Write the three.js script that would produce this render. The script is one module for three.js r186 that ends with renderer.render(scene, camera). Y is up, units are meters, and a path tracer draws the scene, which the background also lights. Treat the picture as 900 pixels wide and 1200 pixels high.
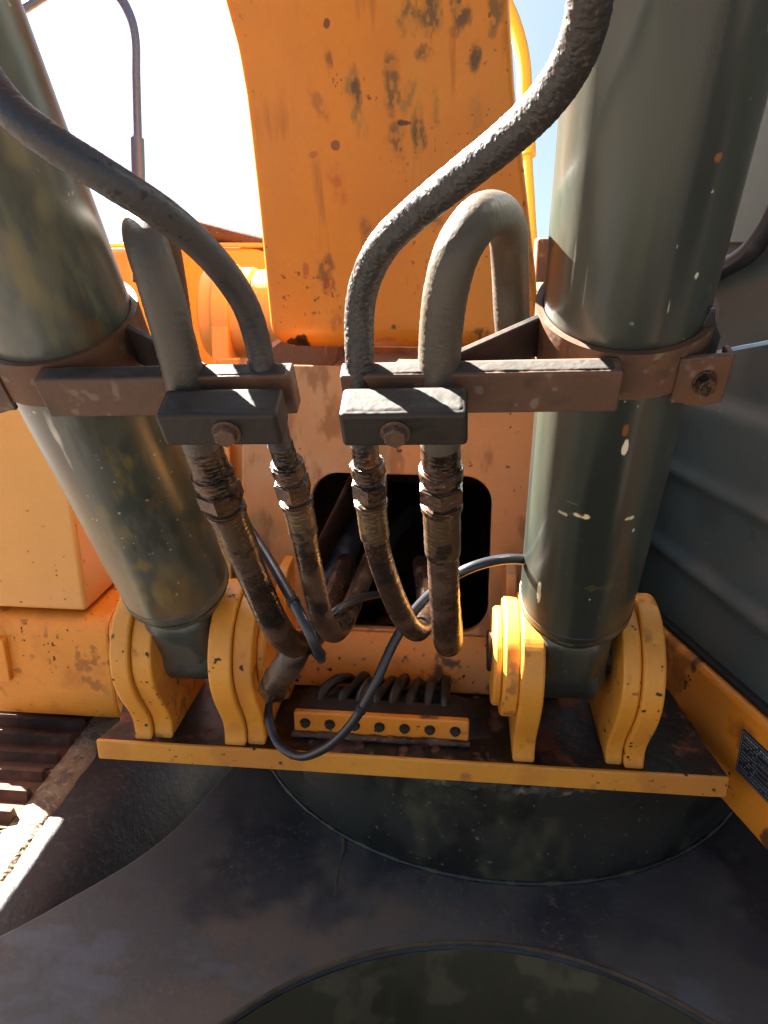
import * as THREE from 'three';
import { RoundedBoxGeometry } from 'three/addons/geometries/RoundedBoxGeometry.js';
import { mergeGeometries, mergeVertices, toCreasedNormals } from 'three/addons/utils/BufferGeometryUtils.js';

// ---------------------------------------------------------------- camera, sky, sun, exposure
const scene = new THREE.Scene();
const V = (x, y, z) => new THREE.Vector3(x, y, z);
const YAW = THREE.MathUtils.degToRad(5.5), PITCH = THREE.MathUtils.degToRad(19.2), FOV = 67;
const EYE = V(0.125, 1.75, 1.065);
const FWD = V(-Math.sin(YAW) * Math.cos(PITCH), -Math.sin(PITCH), -Math.cos(YAW) * Math.cos(PITCH));
const camera = new THREE.PerspectiveCamera(FOV, 0.75, 0.02, 4000);
camera.position.copy(EYE);
camera.lookAt(EYE.clone().add(FWD));

const SUN = V(-0.82, 0.84, -0.573).normalize();
{
  const w = 512, h = 256, a = new Float32Array(w * h * 4), d = V(0, 0, 0);
  for (let j = 0; j < h; j++) for (let i = 0; i < w; i++) {
    const th = ((i + 0.5) / w - 0.5) * 2 * Math.PI, ph = ((j + 0.5) / h - 0.5) * Math.PI;
    d.set(Math.cos(ph) * Math.cos(th), Math.sin(ph), Math.cos(ph) * Math.sin(th));
    const e = Math.max(0, d.y), k = Math.pow(1 - e, 3.2), c = Math.max(0, d.dot(SUN));
    const glow = 0.12 * Math.pow(c, 6) + 0.05 * Math.pow(c, 2) + 0.5 * Math.pow(c, 40);
    const o = (j * w + i) * 4;
    a[o] = 0.012 + 0.026 * k + glow; a[o + 1] = 0.020 + 0.032 * k + glow; a[o + 2] = 0.035 + 0.035 * k + glow; a[o + 3] = 1;
  }
  const t = new THREE.DataTexture(a, w, h, THREE.RGBAFormat, THREE.FloatType);
  t.mapping = THREE.EquirectangularReflectionMapping; t.magFilter = THREE.LinearFilter; t.needsUpdate = true;
  scene.background = t; scene.environment = t;
}
const sun = new THREE.DirectionalLight(0xfff8ec, 5);
sun.target.position.set(0, 1, 0); sun.position.copy(SUN).multiplyScalar(12).add(sun.target.position);
sun.castShadow = true; sun.shadow.mapSize.set(2048, 2048);
Object.assign(sun.shadow.camera, { left: -4, right: 4, top: 4, bottom: -4, near: 0.1, far: 40 });
scene.add(sun, sun.target);

const renderer = new THREE.WebGLRenderer({ antialias: true });
renderer.setSize(768, 1024);
renderer.toneMapping = THREE.LinearToneMapping;
renderer.toneMappingExposure = 17;
renderer.shadowMap.enabled = true;

// ---------------------------------------------------------------- from photo pixels to places
const RIGHT = V(Math.cos(YAW), 0, -Math.sin(YAW)), UP = RIGHT.clone().cross(FWD), FPX = 600 / Math.tan(THREE.MathUtils.degToRad(FOV / 2));
const ray = (u, v) => FWD.clone().addScaledVector(RIGHT, (u - 450) / FPX).addScaledVector(UP, (600 - v) / FPX);
const at = (u, v, depth) => EYE.clone().addScaledVector(ray(u, v), depth);
const onAxis = (ax) => (u, v, k) => { const d = ray(u, v); return EYE.clone().addScaledVector(d, (k - EYE[ax]) / d[ax]); };
const onX = onAxis('x'), onY = onAxis('y'), onZ = onAxis('z');
const onPlane = (u, v, p, n) => { const d = ray(u, v); return EYE.clone().addScaledVector(d, p.clone().sub(EYE).dot(n) / d.dot(n)); };

// ---------------------------------------------------------------- noise and textures
let seedState = 7;
const rnd = () => { seedState = (seedState * 1664525 + 1013904223) >>> 0; return seedState / 4294967296; };
const TAB = new Float32Array(65536); { let q = 12345; for (let i = 0; i < 65536; i++) { q = (Math.imul(q, 1664525) + 1013904223) >>> 0; let h = Math.imul(q ^ (q >>> 15), 2246822519); TAB[i] = ((h ^ (h >>> 13)) >>> 0) / 4294967296; } }
const hash = (x, y, s) => TAB[((x + s * 37) & 255) | (((y + s * 91 + (x >> 8) * 57) & 255) << 8)];
function vn(u, v, px, py, s) {
  const x = u * px, y = v * py, xi = Math.floor(x), yi = Math.floor(y);
  let fx = x - xi, fy = y - yi; fx = fx * fx * (3 - 2 * fx); fy = fy * fy * (3 - 2 * fy);
  const x0 = ((xi % px) + px) % px, x1 = (x0 + 1) % px, y0 = ((yi % py) + py) % py, y1 = (y0 + 1) % py;
  const a = hash(x0, y0, s), b = hash(x1, y0, s), c = hash(x0, y1, s), d = hash(x1, y1, s);
  return (a + (b - a) * fx) * (1 - fy) + (c + (d - c) * fx) * fy;
}
function fbm(u, v, px, py, oct, s) {
  let r = 0, a = 0.5, t = 0;
  for (let o = 0; o < oct; o++) { r += a * vn(u, v, px, py, s + o * 17); t += a; a *= 0.55; px *= 2; py *= 2; }
  return r / t;
}
const ss = (a, b, x) => { x = Math.min(1, Math.max(0, (x - a) / (b - a))); return x * x * (3 - 2 * x); };
const hex = (h) => [(h >> 16) & 255, (h >> 8) & 255, h & 255];
function dataTex(a, n, m, srgb) {
  const t = new THREE.DataTexture(a, n, m); t.wrapS = t.wrapT = THREE.RepeatWrapping;
  t.magFilter = THREE.LinearFilter; t.minFilter = THREE.LinearMipmapLinearFilter; t.generateMipmaps = true;
  if (srgb) t.colorSpace = THREE.SRGBColorSpace; t.needsUpdate = true; return t;
}
// layers: [{col, lo, hi, p:[px,py], oct, amt, gate:[p,lo,hi], rough, h}]: patches with an outline of their own on the base coat
function surface({ base, vary = 0.12, n = 512, seed = 1, rough = 0.5, roughVary = 0.12, layers = [], marks = [], bump = 0, bumpGrain = 64, metal = 0, extra = {} }) {
  const C = new Uint8Array(n * n * 4), R = new Uint8Array(n * n * 4), B = bump ? new Uint8Array(n * n * 4) : null, b0 = hex(base);
  const L = layers.map((l, i) => ({ ...l, c: hex(l.col), s: seed * 131 + i * 29 + 5 }));
  for (let j = 0; j < n; j++) for (let i = 0; i < n; i++) {
    const u = i / n, v = j / n, o = (j * n + i) * 4;
    const n1 = fbm(u, v, 5, 5, 4, seed), n2 = vn(u, v, 160, 160, seed + 3);
    const f = 1 + (n1 - 0.5) * 2 * vary + (n2 - 0.5) * vary * 0.45;
    let r = b0[0] * f, g = b0[1] * f, b = b0[2] * f, ro = rough + (n1 - 0.5) * 2 * roughVary, hh = 0.5 + (fbm(u, v, bumpGrain, bumpGrain, 2, seed + 9) - 0.5) * 0.5;
    for (const l of L) {
      let m = ss(l.lo, l.hi, fbm(u, v, l.p[0], l.p[1], l.oct || 4, l.s));
      if (m > 0 && l.gate) m *= ss(l.gate[1], l.gate[2], fbm(u, v, l.gate[0], l.gate[0], 3, l.s + 77));
      m *= l.amt ?? 1;
      if (m > 0) { r += (l.c[0] - r) * m; g += (l.c[1] - g) * m; b += (l.c[2] - b) * m; if (l.rough !== undefined) ro += (l.rough - ro) * m; hh += (l.h || 0) * m; }
    }
    C[o] = Math.min(255, Math.max(0, r)); C[o + 1] = Math.min(255, Math.max(0, g)); C[o + 2] = Math.min(255, Math.max(0, b)); C[o + 3] = 255;
    R[o] = R[o + 1] = R[o + 2] = Math.min(255, Math.max(12, ro * 255)); R[o + 3] = 255;
    if (B) { B[o] = B[o + 1] = B[o + 2] = Math.min(255, Math.max(0, hh * 255)); B[o + 3] = 255; }
  }
  marks.forEach((m, k) => {   // single marks: {u, v, w, h, a (turn), col, amt, rag}
    const c = hex(m.col), ca = Math.cos(m.a || 0), sa = Math.sin(m.a || 0), q = Math.max(m.w, m.h) * 1.1, rag = m.rag ?? 0.8;
    for (let j = Math.floor((m.v - q) * n); j <= (m.v + q) * n; j++) for (let i = Math.floor((m.u - q) * n); i <= (m.u + q) * n; i++) {
      const dx = i / n - m.u, dy = j / n - m.v, x = (dx * ca + dy * sa) / m.w, y = (-dx * sa + dy * ca) / m.h;
      const d = Math.hypot(x, y); if (d > 1.1) continue;
      const nz = fbm(i / n, j / n, 70, 45, 3, 900 + k), e = (m.grain ? ss(0, 0.8, 1 - d + (nz - 0.45) * 1.3) * (0.25 + 0.75 * ss(0.34, 0.56, fbm(i / n, j / n, 130, 70, 3, 40 + k))) : ss(0, m.soft ?? 0.35, 1 - d + (nz - 0.55) * rag * 2)) * (m.amt ?? 1);
      if (e <= 0) continue;
      const o = ((((j % n) + n) % n) * n + (((i % n) + n) % n)) * 4;
      for (let t = 0; t < 3; t++) C[o + t] += (c[t] - C[o + t]) * e;
      if (m.rough) for (let t = 0; t < 3; t++) R[o + t] += (m.rough * 255 - R[o + t]) * e;
    }
  });
  const mat = new THREE.MeshPhysicalMaterial({ map: dataTex(C, n, n, true), roughnessMap: dataTex(R, n, n), roughness: 1, metalness: metal, ...extra });
  if (B) { mat.bumpMap = dataTex(B, n, n); mat.bumpScale = bump; }
  return mat;
}
const chips = (col, lo = 0.78, gate = [5, 0.5, 0.62], p = 60) => ({ col, lo, hi: lo + 0.06, p: [p, p], oct: 3, gate, rough: 0.85, h: -0.25 });
const flat = (col, rough, metalness = 0, extra = {}) => new THREE.MeshPhysicalMaterial({ color: col, roughness: rough, metalness, ...extra });

const TILE = 0.7;   // metres per texture tile for box-mapped surfaces
const M = {};
M.orange = surface({ base: 0xd9821f, vary: 0.07, seed: 3, rough: 0.42, bump: 0.0003, layers: [
  { col: 0xc98a4e, lo: 0.5, hi: 0.75, p: [4, 4], amt: 0.35, rough: 0.7 }, { col: 0x7a3e16, lo: 0.54, hi: 0.74, p: [8, 8], oct: 5, amt: 0.65, rough: 0.8 }, { col: 0x2c1a0e, lo: 0.62, hi: 0.72, p: [11, 11], oct: 5, amt: 0.7, rough: 0.6 }, chips(0x2a1a10, 0.74)] });
M.orangePlain = surface({ base: 0xd9a152, vary: 0.04, seed: 5, rough: 0.45, layers: [{ col: 0xdca36a, lo: 0.45, hi: 0.75, p: [3, 3], amt: 0.4, rough: 0.65 }, chips(0x6a4020, 0.82)] });
M.deck = surface({ base: 0xe6a856, vary: 0.04, n: 256, seed: 6, rough: 0.45 });  // paler orange, standing in for sunlight on the deck
M.panel = surface({ base: 0xc57e44, vary: 0.06, seed: 8, rough: 0.5, bump: 0.0003, layers: [
  { col: 0xc29a78, lo: 0.42, hi: 0.7, p: [3, 3], amt: 0.6, rough: 0.75 }, { col: 0x7d6a45, lo: 0.52, hi: 0.7, p: [6, 6], oct: 5, amt: 0.5, rough: 0.7 }, { col: 0x7a4520, lo: 0.58, hi: 0.74, p: [20, 8], oct: 5, amt: 0.5 }, chips(0x50301a, 0.8)] });
M.greasy = surface({ base: 0x8a4a22, vary: 0.2, seed: 12, rough: 0.55, bump: 0.0016, bumpGrain: 60, layers: [
  { col: 0x5a3424, lo: 0.4, hi: 0.6, p: [7, 7], amt: 0.8, rough: 0.9, h: 0.2 }, { col: 0x100e0c, lo: 0.27, hi: 0.39, p: [6, 6], oct: 6, amt: 0.97, rough: 0.42, h: 0.3 }, { col: 0x8a5236, lo: 0.6, hi: 0.74, p: [40, 40], oct: 3, amt: 0.6, rough: 0.95 }] });
M.edgeOrange = surface({ base: 0xd9902f, vary: 0.06, seed: 15, rough: 0.5, bump: 0.0003, layers: [
  { col: 0xb8702c, lo: 0.52, hi: 0.74, p: [7, 7], amt: 0.55, rough: 0.8 }, { col: 0x6e4420, lo: 0.62, hi: 0.76, p: [26, 22], oct: 4, gate: [5, 0.44, 0.6], amt: 0.45, rough: 0.8 }, chips(0x33200f, 0.75, [6, 0.48, 0.6], 70)] });
M.rust = surface({ base: 0x553b2b, vary: 0.12, seed: 21, rough: 0.6, metal: 0.1, bump: 0.0008, bumpGrain: 120, layers: [
  { col: 0x744b2d, lo: 0.48, hi: 0.7, p: [6, 6], amt: 0.5, rough: 0.75 }, { col: 0x3d2c22, lo: 0.58, hi: 0.76, p: [14, 14], amt: 0.6, rough: 0.5 }, { col: 0x8d8274, lo: 0.68, hi: 0.8, p: [40, 40], oct: 3, amt: 0.45, rough: 0.9 }] });
M.darkSteel = surface({ base: 0x211812, vary: 0.14, seed: 24, rough: 0.58, metal: 0.1, bump: 0.001, bumpGrain: 120, layers: [
  { col: 0x422919, lo: 0.52, hi: 0.72, p: [9, 9], amt: 0.6, rough: 0.8 }, { col: 0x191411, lo: 0.58, hi: 0.74, p: [16, 16], amt: 0.6, rough: 0.45 }] });
M.pipe = surface({ base: 0x2a2522, vary: 0.1, seed: 27, rough: 0.42, bump: 0.0012, bumpGrain: 150, layers: [
  { col: 0x3f3832, lo: 0.46, hi: 0.7, p: [10, 10], amt: 0.5, rough: 0.7 }, { col: 0x2c2622, lo: 0.6, hi: 0.72, p: [90, 90], oct: 2, amt: 0.7, rough: 0.7, h: -0.4 }, { col: 0x6a5f54, lo: 0.66, hi: 0.78, p: [130, 130], oct: 2, amt: 0.45, rough: 0.8, h: 0.3 }] });
M.pipeClean = surface({ base: 0x453d32, vary: 0.07, seed: 29, rough: 0.5, bump: 0.0006, bumpGrain: 150, layers: [{ col: 0x574c3e, lo: 0.46, hi: 0.72, p: [5, 5], amt: 0.5, rough: 0.7 }, { col: 0x4a3b2c, lo: 0.7, hi: 0.8, p: [50, 50], oct: 2, amt: 0.45 }] });
M.pipeSmooth = surface({ base: 0x302e2f, vary: 0.06, seed: 28, rough: 0.42, bump: 0.0004, bumpGrain: 150, layers: [{ col: 0x453d38, lo: 0.46, hi: 0.72, p: [4, 8], oct: 3, amt: 0.5, rough: 0.7 }, { col: 0x231e1b, lo: 0.7, hi: 0.8, p: [70, 70], oct: 2, gate: [5, 0.5, 0.65], amt: 0.7, rough: 0.8, h: 0.5 }] });
M.fitting = surface({ base: 0x452f20, vary: 0.2, seed: 31, rough: 0.3, metal: 0.15, bump: 0.0008, bumpGrain: 110, layers: [
  { col: 0x1a110c, lo: 0.48, hi: 0.64, p: [18, 18], amt: 0.8, rough: 0.26 }, { col: 0x8a7765, lo: 0.7, hi: 0.82, p: [60, 60], oct: 3, amt: 0.6, rough: 0.7 }, { col: 0x6e4220, lo: 0.58, hi: 0.74, p: [12, 12], amt: 0.55 }] });
M.ferrule = surface({ base: 0x59452f, vary: 0.14, seed: 33, rough: 0.3, metal: 0.4, bump: 0.0006, bumpGrain: 100, layers: [
  { col: 0x4a3626, lo: 0.5, hi: 0.68, p: [8, 30], amt: 0.8, rough: 0.7 }, { col: 0x1b1613, lo: 0.6, hi: 0.7, p: [14, 14], amt: 0.8, rough: 0.5 }] });
M.hose = surface({ base: 0x34241a, vary: 0.18, seed: 35, rough: 0.28, bump: 0.001, bumpGrain: 110, layers: [
  { col: 0x523b2a, lo: 0.5, hi: 0.72, p: [12, 7], amt: 0.6, rough: 0.6 }, { col: 0x17100c, lo: 0.54, hi: 0.68, p: [6, 8], amt: 0.75, rough: 0.35 }, { col: 0x6e5a48, lo: 0.76, hi: 0.84, p: [110, 110], oct: 2, amt: 0.4, rough: 0.8 }] });
M.rubber = surface({ base: 0x24262a, vary: 0.12, seed: 37, rough: 0.45, bump: 0.0003, layers: [{ col: 0x55534e, lo: 0.6, hi: 0.78, p: [14, 14], amt: 0.45, rough: 0.85 }] });
M.blackHose = surface({ base: 0x161515, vary: 0.2, seed: 39, rough: 0.42, bump: 0.0006, layers: [{ col: 0x3c3128, lo: 0.52, hi: 0.72, p: [18, 18], amt: 0.5, rough: 0.9 }] });
M.bodySteel = surface({ base: 0x42403e, vary: 0.14, n: 768, seed: 41, rough: 0.62, bump: 0.0009, bumpGrain: 90, layers: [
  { col: 0x5e4f42, lo: 0.45, hi: 0.68, p: [4, 4], oct: 5, amt: 0.75, rough: 0.85 }, { col: 0x2c2d32, lo: 0.48, hi: 0.66, p: [6, 6], oct: 5, amt: 0.7, rough: 0.4 }, { col: 0x4c5866, lo: 0.56, hi: 0.72, p: [5, 9], oct: 5, amt: 0.5, rough: 0.4 },  // bluish layer: blue-grey dust plus sky highlights painted in
  { col: 0x6a5442, lo: 0.64, hi: 0.76, p: [150, 150], oct: 3, gate: [5, 0.4, 0.6], amt: 0.7, rough: 0.95 }, { col: 0x5c4c3e, lo: 0.66, hi: 0.78, p: [26, 34], oct: 4, gate: [6, 0.5, 0.64], amt: 0.4, rough: 0.8 }] });
M.grease = surface({ base: 0x262620, vary: 0.16, n: 512, seed: 44, rough: 0.42, bump: 0.0012, bumpGrain: 50, layers: [
  { col: 0x50492e, lo: 0.48, hi: 0.66, p: [10, 5], amt: 0.75, rough: 0.6 }, { col: 0x1b1b17, lo: 0.52, hi: 0.68, p: [12, 12], amt: 0.7, rough: 0.3 }, { col: 0x7a6c52, lo: 0.84, hi: 0.88, p: [120, 120], oct: 2, amt: 0.7, rough: 0.95 }] });
M.cabPanel = surface({ base: 0x4a5553, vary: 0.06, n: 512, seed: 47, rough: 0.3, layers: [
  { col: 0x5a5952, lo: 0.5, hi: 0.75, p: [3, 6], amt: 0.5, rough: 0.65 }, { col: 0x343a3c, lo: 0.54, hi: 0.74, p: [5, 5], amt: 0.45, rough: 0.32 }, { col: 0x8a8578, lo: 0.84, hi: 0.88, p: [120, 120], oct: 2, gate: [6, 0.5, 0.6], amt: 0.5 }] });
M.trackSteel = surface({ base: 0x452e21, vary: 0.2, seed: 51, rough: 0.85, bump: 0.003, bumpGrain: 60, layers: [
  { col: 0x664632, lo: 0.5, hi: 0.7, p: [8, 8], amt: 0.6 }, { col: 0x2e221b, lo: 0.54, hi: 0.7, p: [14, 14], amt: 0.65, h: -0.2 }] });
M.armSteel = surface({ base: 0x27292c, vary: 0.14, seed: 53, rough: 0.6, bump: 0.0014, bumpGrain: 60, layers: [{ col: 0x232427, lo: 0.48, hi: 0.62, p: [26, 40], oct: 4, amt: 0.7, h: -0.3 }, { col: 0x3f4347, lo: 0.58, hi: 0.72, p: [30, 50], oct: 3, amt: 0.5, h: 0.2 }] });
M.soil = surface({ base: 0x84765f, vary: 0.16, n: 512, seed: 54, rough: 0.95, bump: 0.006, bumpGrain: 40, layers: [
  { col: 0x5c5044, lo: 0.5, hi: 0.66, p: [14, 14], amt: 0.7, h: -0.3 }, { col: 0xa99d88, lo: 0.6, hi: 0.74, p: [40, 40], amt: 0.6, h: 0.2 }] });
M.ground = surface({ base: 0x3c3732, vary: 0.14, n: 512, seed: 57, rough: 0.97, bump: 0.01, bumpGrain: 30, layers: [
  { col: 0x44382c, lo: 0.48, hi: 0.64, p: [6, 6], amt: 0.6 }, { col: 0x665a4c, lo: 0.6, hi: 0.7, p: [30, 30], amt: 0.6 }] });
M.railGrey = surface({ base: 0x34507c, vary: 0.05, n: 256, seed: 60, rough: 0.45 });
M.railYellow = surface({ base: 0xd6a92e, vary: 0.06, seed: 61, rough: 0.4 });
M.soilGrease = surface({ base: 0x4c4737, vary: 0.2, seed: 48, rough: 0.7, bump: 0.002, layers: [{ col: 0x857a62, lo: 0.58, hi: 0.7, p: [14, 14], amt: 0.6, rough: 0.95 }, { col: 0x22201a, lo: 0.5, hi: 0.64, p: [9, 9], amt: 0.7 }] });
M.dust = surface({ base: 0x2f2822, vary: 0.12, seed: 49, rough: 0.8, bump: 0.0005, bumpGrain: 60, layers: [{ col: 0x1f1914, lo: 0.5, hi: 0.66, p: [16, 16], amt: 0.6, h: -0.2 }] });
M.tan = surface({ base: 0x4d4130, vary: 0.2, n: 256, seed: 50, rough: 0.95, bump: 0.001, layers: [{ col: 0x352c20, lo: 0.45, hi: 0.7, p: [6, 6], amt: 0.6 }] });
M.cord = flat(0x22242a, 0.36);
M.olive = surface({ base: 0x453f2c, vary: 0.12, seed: 46, rough: 0.5, bump: 0.0008, layers: [{ col: 0x3a3626, lo: 0.5, hi: 0.68, p: [6, 3], amt: 0.7, rough: 0.35 }, { col: 0x77694a, lo: 0.62, hi: 0.76, p: [12, 12], amt: 0.4, rough: 0.8 }] });
M.black = flat(0x15130f, 0.7);

// ---------------------------------------------------------------- geometry helpers
const creased = (g, a) => { const r = toCreasedNormals(g.clone().scale(2000, 2000, 2000), a); return r.scale(1 / 2000, 1 / 2000, 1 / 2000); };   // the addon rounds positions coarsely
function boxUV(g, tile = TILE) {   // uv in metres by the way each face points
  g = g.index ? g.toNonIndexed() : g; if (!g.attributes.normal) g.computeVertexNormals();
  const p = g.attributes.position, n = p.count, uv = new Float32Array(n * 2), a = V(), b = V(), c = V();
  const ou = rnd(), ov = rnd();
  for (let i = 0; i < n; i += 3) {
    a.fromBufferAttribute(p, i); b.fromBufferAttribute(p, i + 1); c.fromBufferAttribute(p, i + 2);
    const nx = b.clone().sub(a).cross(c.clone().sub(a)), ax = Math.abs(nx.x), ay = Math.abs(nx.y), az = Math.abs(nx.z);
    for (let k = 0; k < 3; k++) {
      const q = [a, b, c][k]; let s, t;
      if (ax >= ay && ax >= az) { s = q.z; t = q.y; } else if (ay >= az) { s = q.x; t = q.z; } else { s = q.x; t = q.y; }
      uv[(i + k) * 2] = s / tile + ou; uv[(i + k) * 2 + 1] = t / tile + ov;
    }
  }
  g.setAttribute('uv', new THREE.BufferAttribute(uv, 2)); return g;
}
const clean = (g) => { for (const k of Object.keys(g.attributes)) if (!['position', 'normal', 'uv'].includes(k)) g.deleteAttribute(k); return g.index ? g.toNonIndexed() : g; };
const join = (list) => mergeGeometries(list.map(clean));
function mesh(name, g, m, parent) {
  const o = new THREE.Mesh(g, m); o.name = name; o.castShadow = o.receiveShadow = true; if (parent) parent.add(o); return o;
}
const used = {};
function numbered(n) { used[n] = (used[n] ?? -1) + 1; return used[n] ? `${n}_${String(used[n]).padStart(3, '0')}` : n; }
function tag(o, label, category, group) { o.name = numbered(o.name); o.userData.label = label; o.userData.category = category; if (group) o.userData.group = group; scene.add(o); return o; }
function thing(name, label, category, group, pos = V(0, 0, 0), quat) {
  const o = new THREE.Group(); o.name = name; o.position.copy(pos); if (quat) o.quaternion.copy(quat); return tag(o, label, category, group);
}
const box = (x0, x1, y0, y1, z0, z1, r = 0.004) => boxUV(new RoundedBoxGeometry(x1 - x0, y1 - y0, z1 - z0, 2, Math.min(r, (x1 - x0) / 2.1, (y1 - y0) / 2.1, (z1 - z0) / 2.1)).translate((x0 + x1) / 2, (y0 + y1) / 2, (z0 + z1) / 2));
function extr(shape, depth, bevel = 0.003, curve = 16) {
  return new THREE.ExtrudeGeometry(shape, { depth: depth - 2 * bevel, bevelEnabled: bevel > 0, bevelThickness: bevel, bevelSize: bevel, bevelOffset: -bevel, bevelSegments: 2, curveSegments: curve }).translate(0, 0, bevel);
}
function cyl(r, len, seg = 32, bevel = 0.002) {   // along y, chamfered, from 0 to len
  const p = [[0, 0], [r - bevel, 0], [r, bevel], [r, len - bevel], [r - bevel, len], [0, len]].map(([x, y]) => new THREE.Vector2(Math.max(x, 1e-5), y));
  return creased(new THREE.LatheGeometry(p, seg), 0.6);
}
function hexBolt(r, h) {   // along +z, from 0
  const w = cyl(r * 1.35, h * 0.22, 24, 0.0006), b = cyl(r * 1.08, h, 6, 0.0012);
  return boxUV(join([w, b]).rotateX(Math.PI / 2), 0.1);
}
// a pipe swept along a curve; radius(t, s) in metres, s = metres from the start
function sweep(curve, t0, t1, radius, { seg = 120, rad = 20, tile = 0.35, rough = 0, grain = 1 / 0.0022, seed = 0, flatShade = false, caps = true } = {}) {
  const total = curve.getLength(), pos = [], uv = [], idx = [], N = 400;
  const P = [], T = [];
  for (let i = 0; i <= seg; i++) { const t = t0 + (t1 - t0) * i / seg; P.push(curve.getPointAt(t)); T.push(curve.getTangentAt(t)); }
  let n = V(0, 0, -1); n.addScaledVector(T[0], -n.dot(T[0])).normalize();
  for (let i = 0; i <= seg; i++) {
    if (i) { n.addScaledVector(T[i], -n.dot(T[i])).normalize(); }
    const b = T[i].clone().cross(n), s = (t0 + (t1 - t0) * i / seg) * total, R = radius(i / seg, s);
    for (let k = 0; k <= rad; k++) {
      const th = k / rad * 2 * Math.PI, kk = k % rad;
      let r = R;
      if (rough) { const q = fbm(kk / rad, s * grain / 256 + seed * 0.13, 40, 256, 2, 500 + seed); r += (q - 0.45) * 2 * rough; }
      pos.push(P[i].x + (n.x * Math.cos(th) + b.x * Math.sin(th)) * r, P[i].y + (n.y * Math.cos(th) + b.y * Math.sin(th)) * r, P[i].z + (n.z * Math.cos(th) + b.z * Math.sin(th)) * r);
      uv.push(s / tile + seed * 0.23, k / rad * 2 * Math.PI * R / tile + seed * 0.37);
    }
  }
  for (let i = 0; i < seg; i++) for (let k = 0; k < rad; k++) { const a = i * (rad + 1) + k, c = a + rad + 1; idx.push(a, a + 1, c, a + 1, c + 1, c); }
  if (caps) for (const [row, fl] of [[0, 1], [seg, 0]]) {
    const c = pos.length / 3; pos.push(P[row].x, P[row].y, P[row].z); uv.push(0, 0);
    for (let k = 0; k < rad; k++) { const a = row * (rad + 1) + k; fl ? idx.push(c, a + 1, a) : idx.push(c, a, a + 1); }
  }
  let g = new THREE.BufferGeometry();
  g.setAttribute('position', new THREE.Float32BufferAttribute(pos, 3)); g.setAttribute('uv', new THREE.Float32BufferAttribute(uv, 2)); g.setIndex(idx);
  if (flatShade) { g = g.toNonIndexed(); g.computeVertexNormals(); } else { g.computeVertexNormals(); smoothSeam(g, seg, rad); if (caps) g = creased(g, 1.0); }
  return g;
}
function smoothSeam(g, seg, rad) {
  const n = g.attributes.normal;
  for (let i = 0; i <= seg; i++) { const a = i * (rad + 1), b = a + rad; const x = n.getX(a) + n.getX(b), y = n.getY(a) + n.getY(b), z = n.getZ(a) + n.getZ(b), l = Math.hypot(x, y, z) || 1; for (const q of [a, b]) n.setXYZ(q, x / l, y / l, z / l); }
}
const curveOf = (pts) => new THREE.CatmullRomCurve3(pts, false, 'centripetal');
const px = (list) => list.map(([u, v, d]) => at(u, v, d));

// ---------------------------------------------------------------- ground
{
  const g = mesh('ground', new THREE.PlaneGeometry(1600, 1600, 1, 1).rotateX(-Math.PI / 2), M.ground);
  const uv = g.geometry.attributes.uv; for (let i = 0; i < uv.count; i++) uv.setXY(i, uv.getX(i) * 1000, uv.getY(i) * 1000);
  g.userData.kind = 'structure'; scene.add(g);
}

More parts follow.
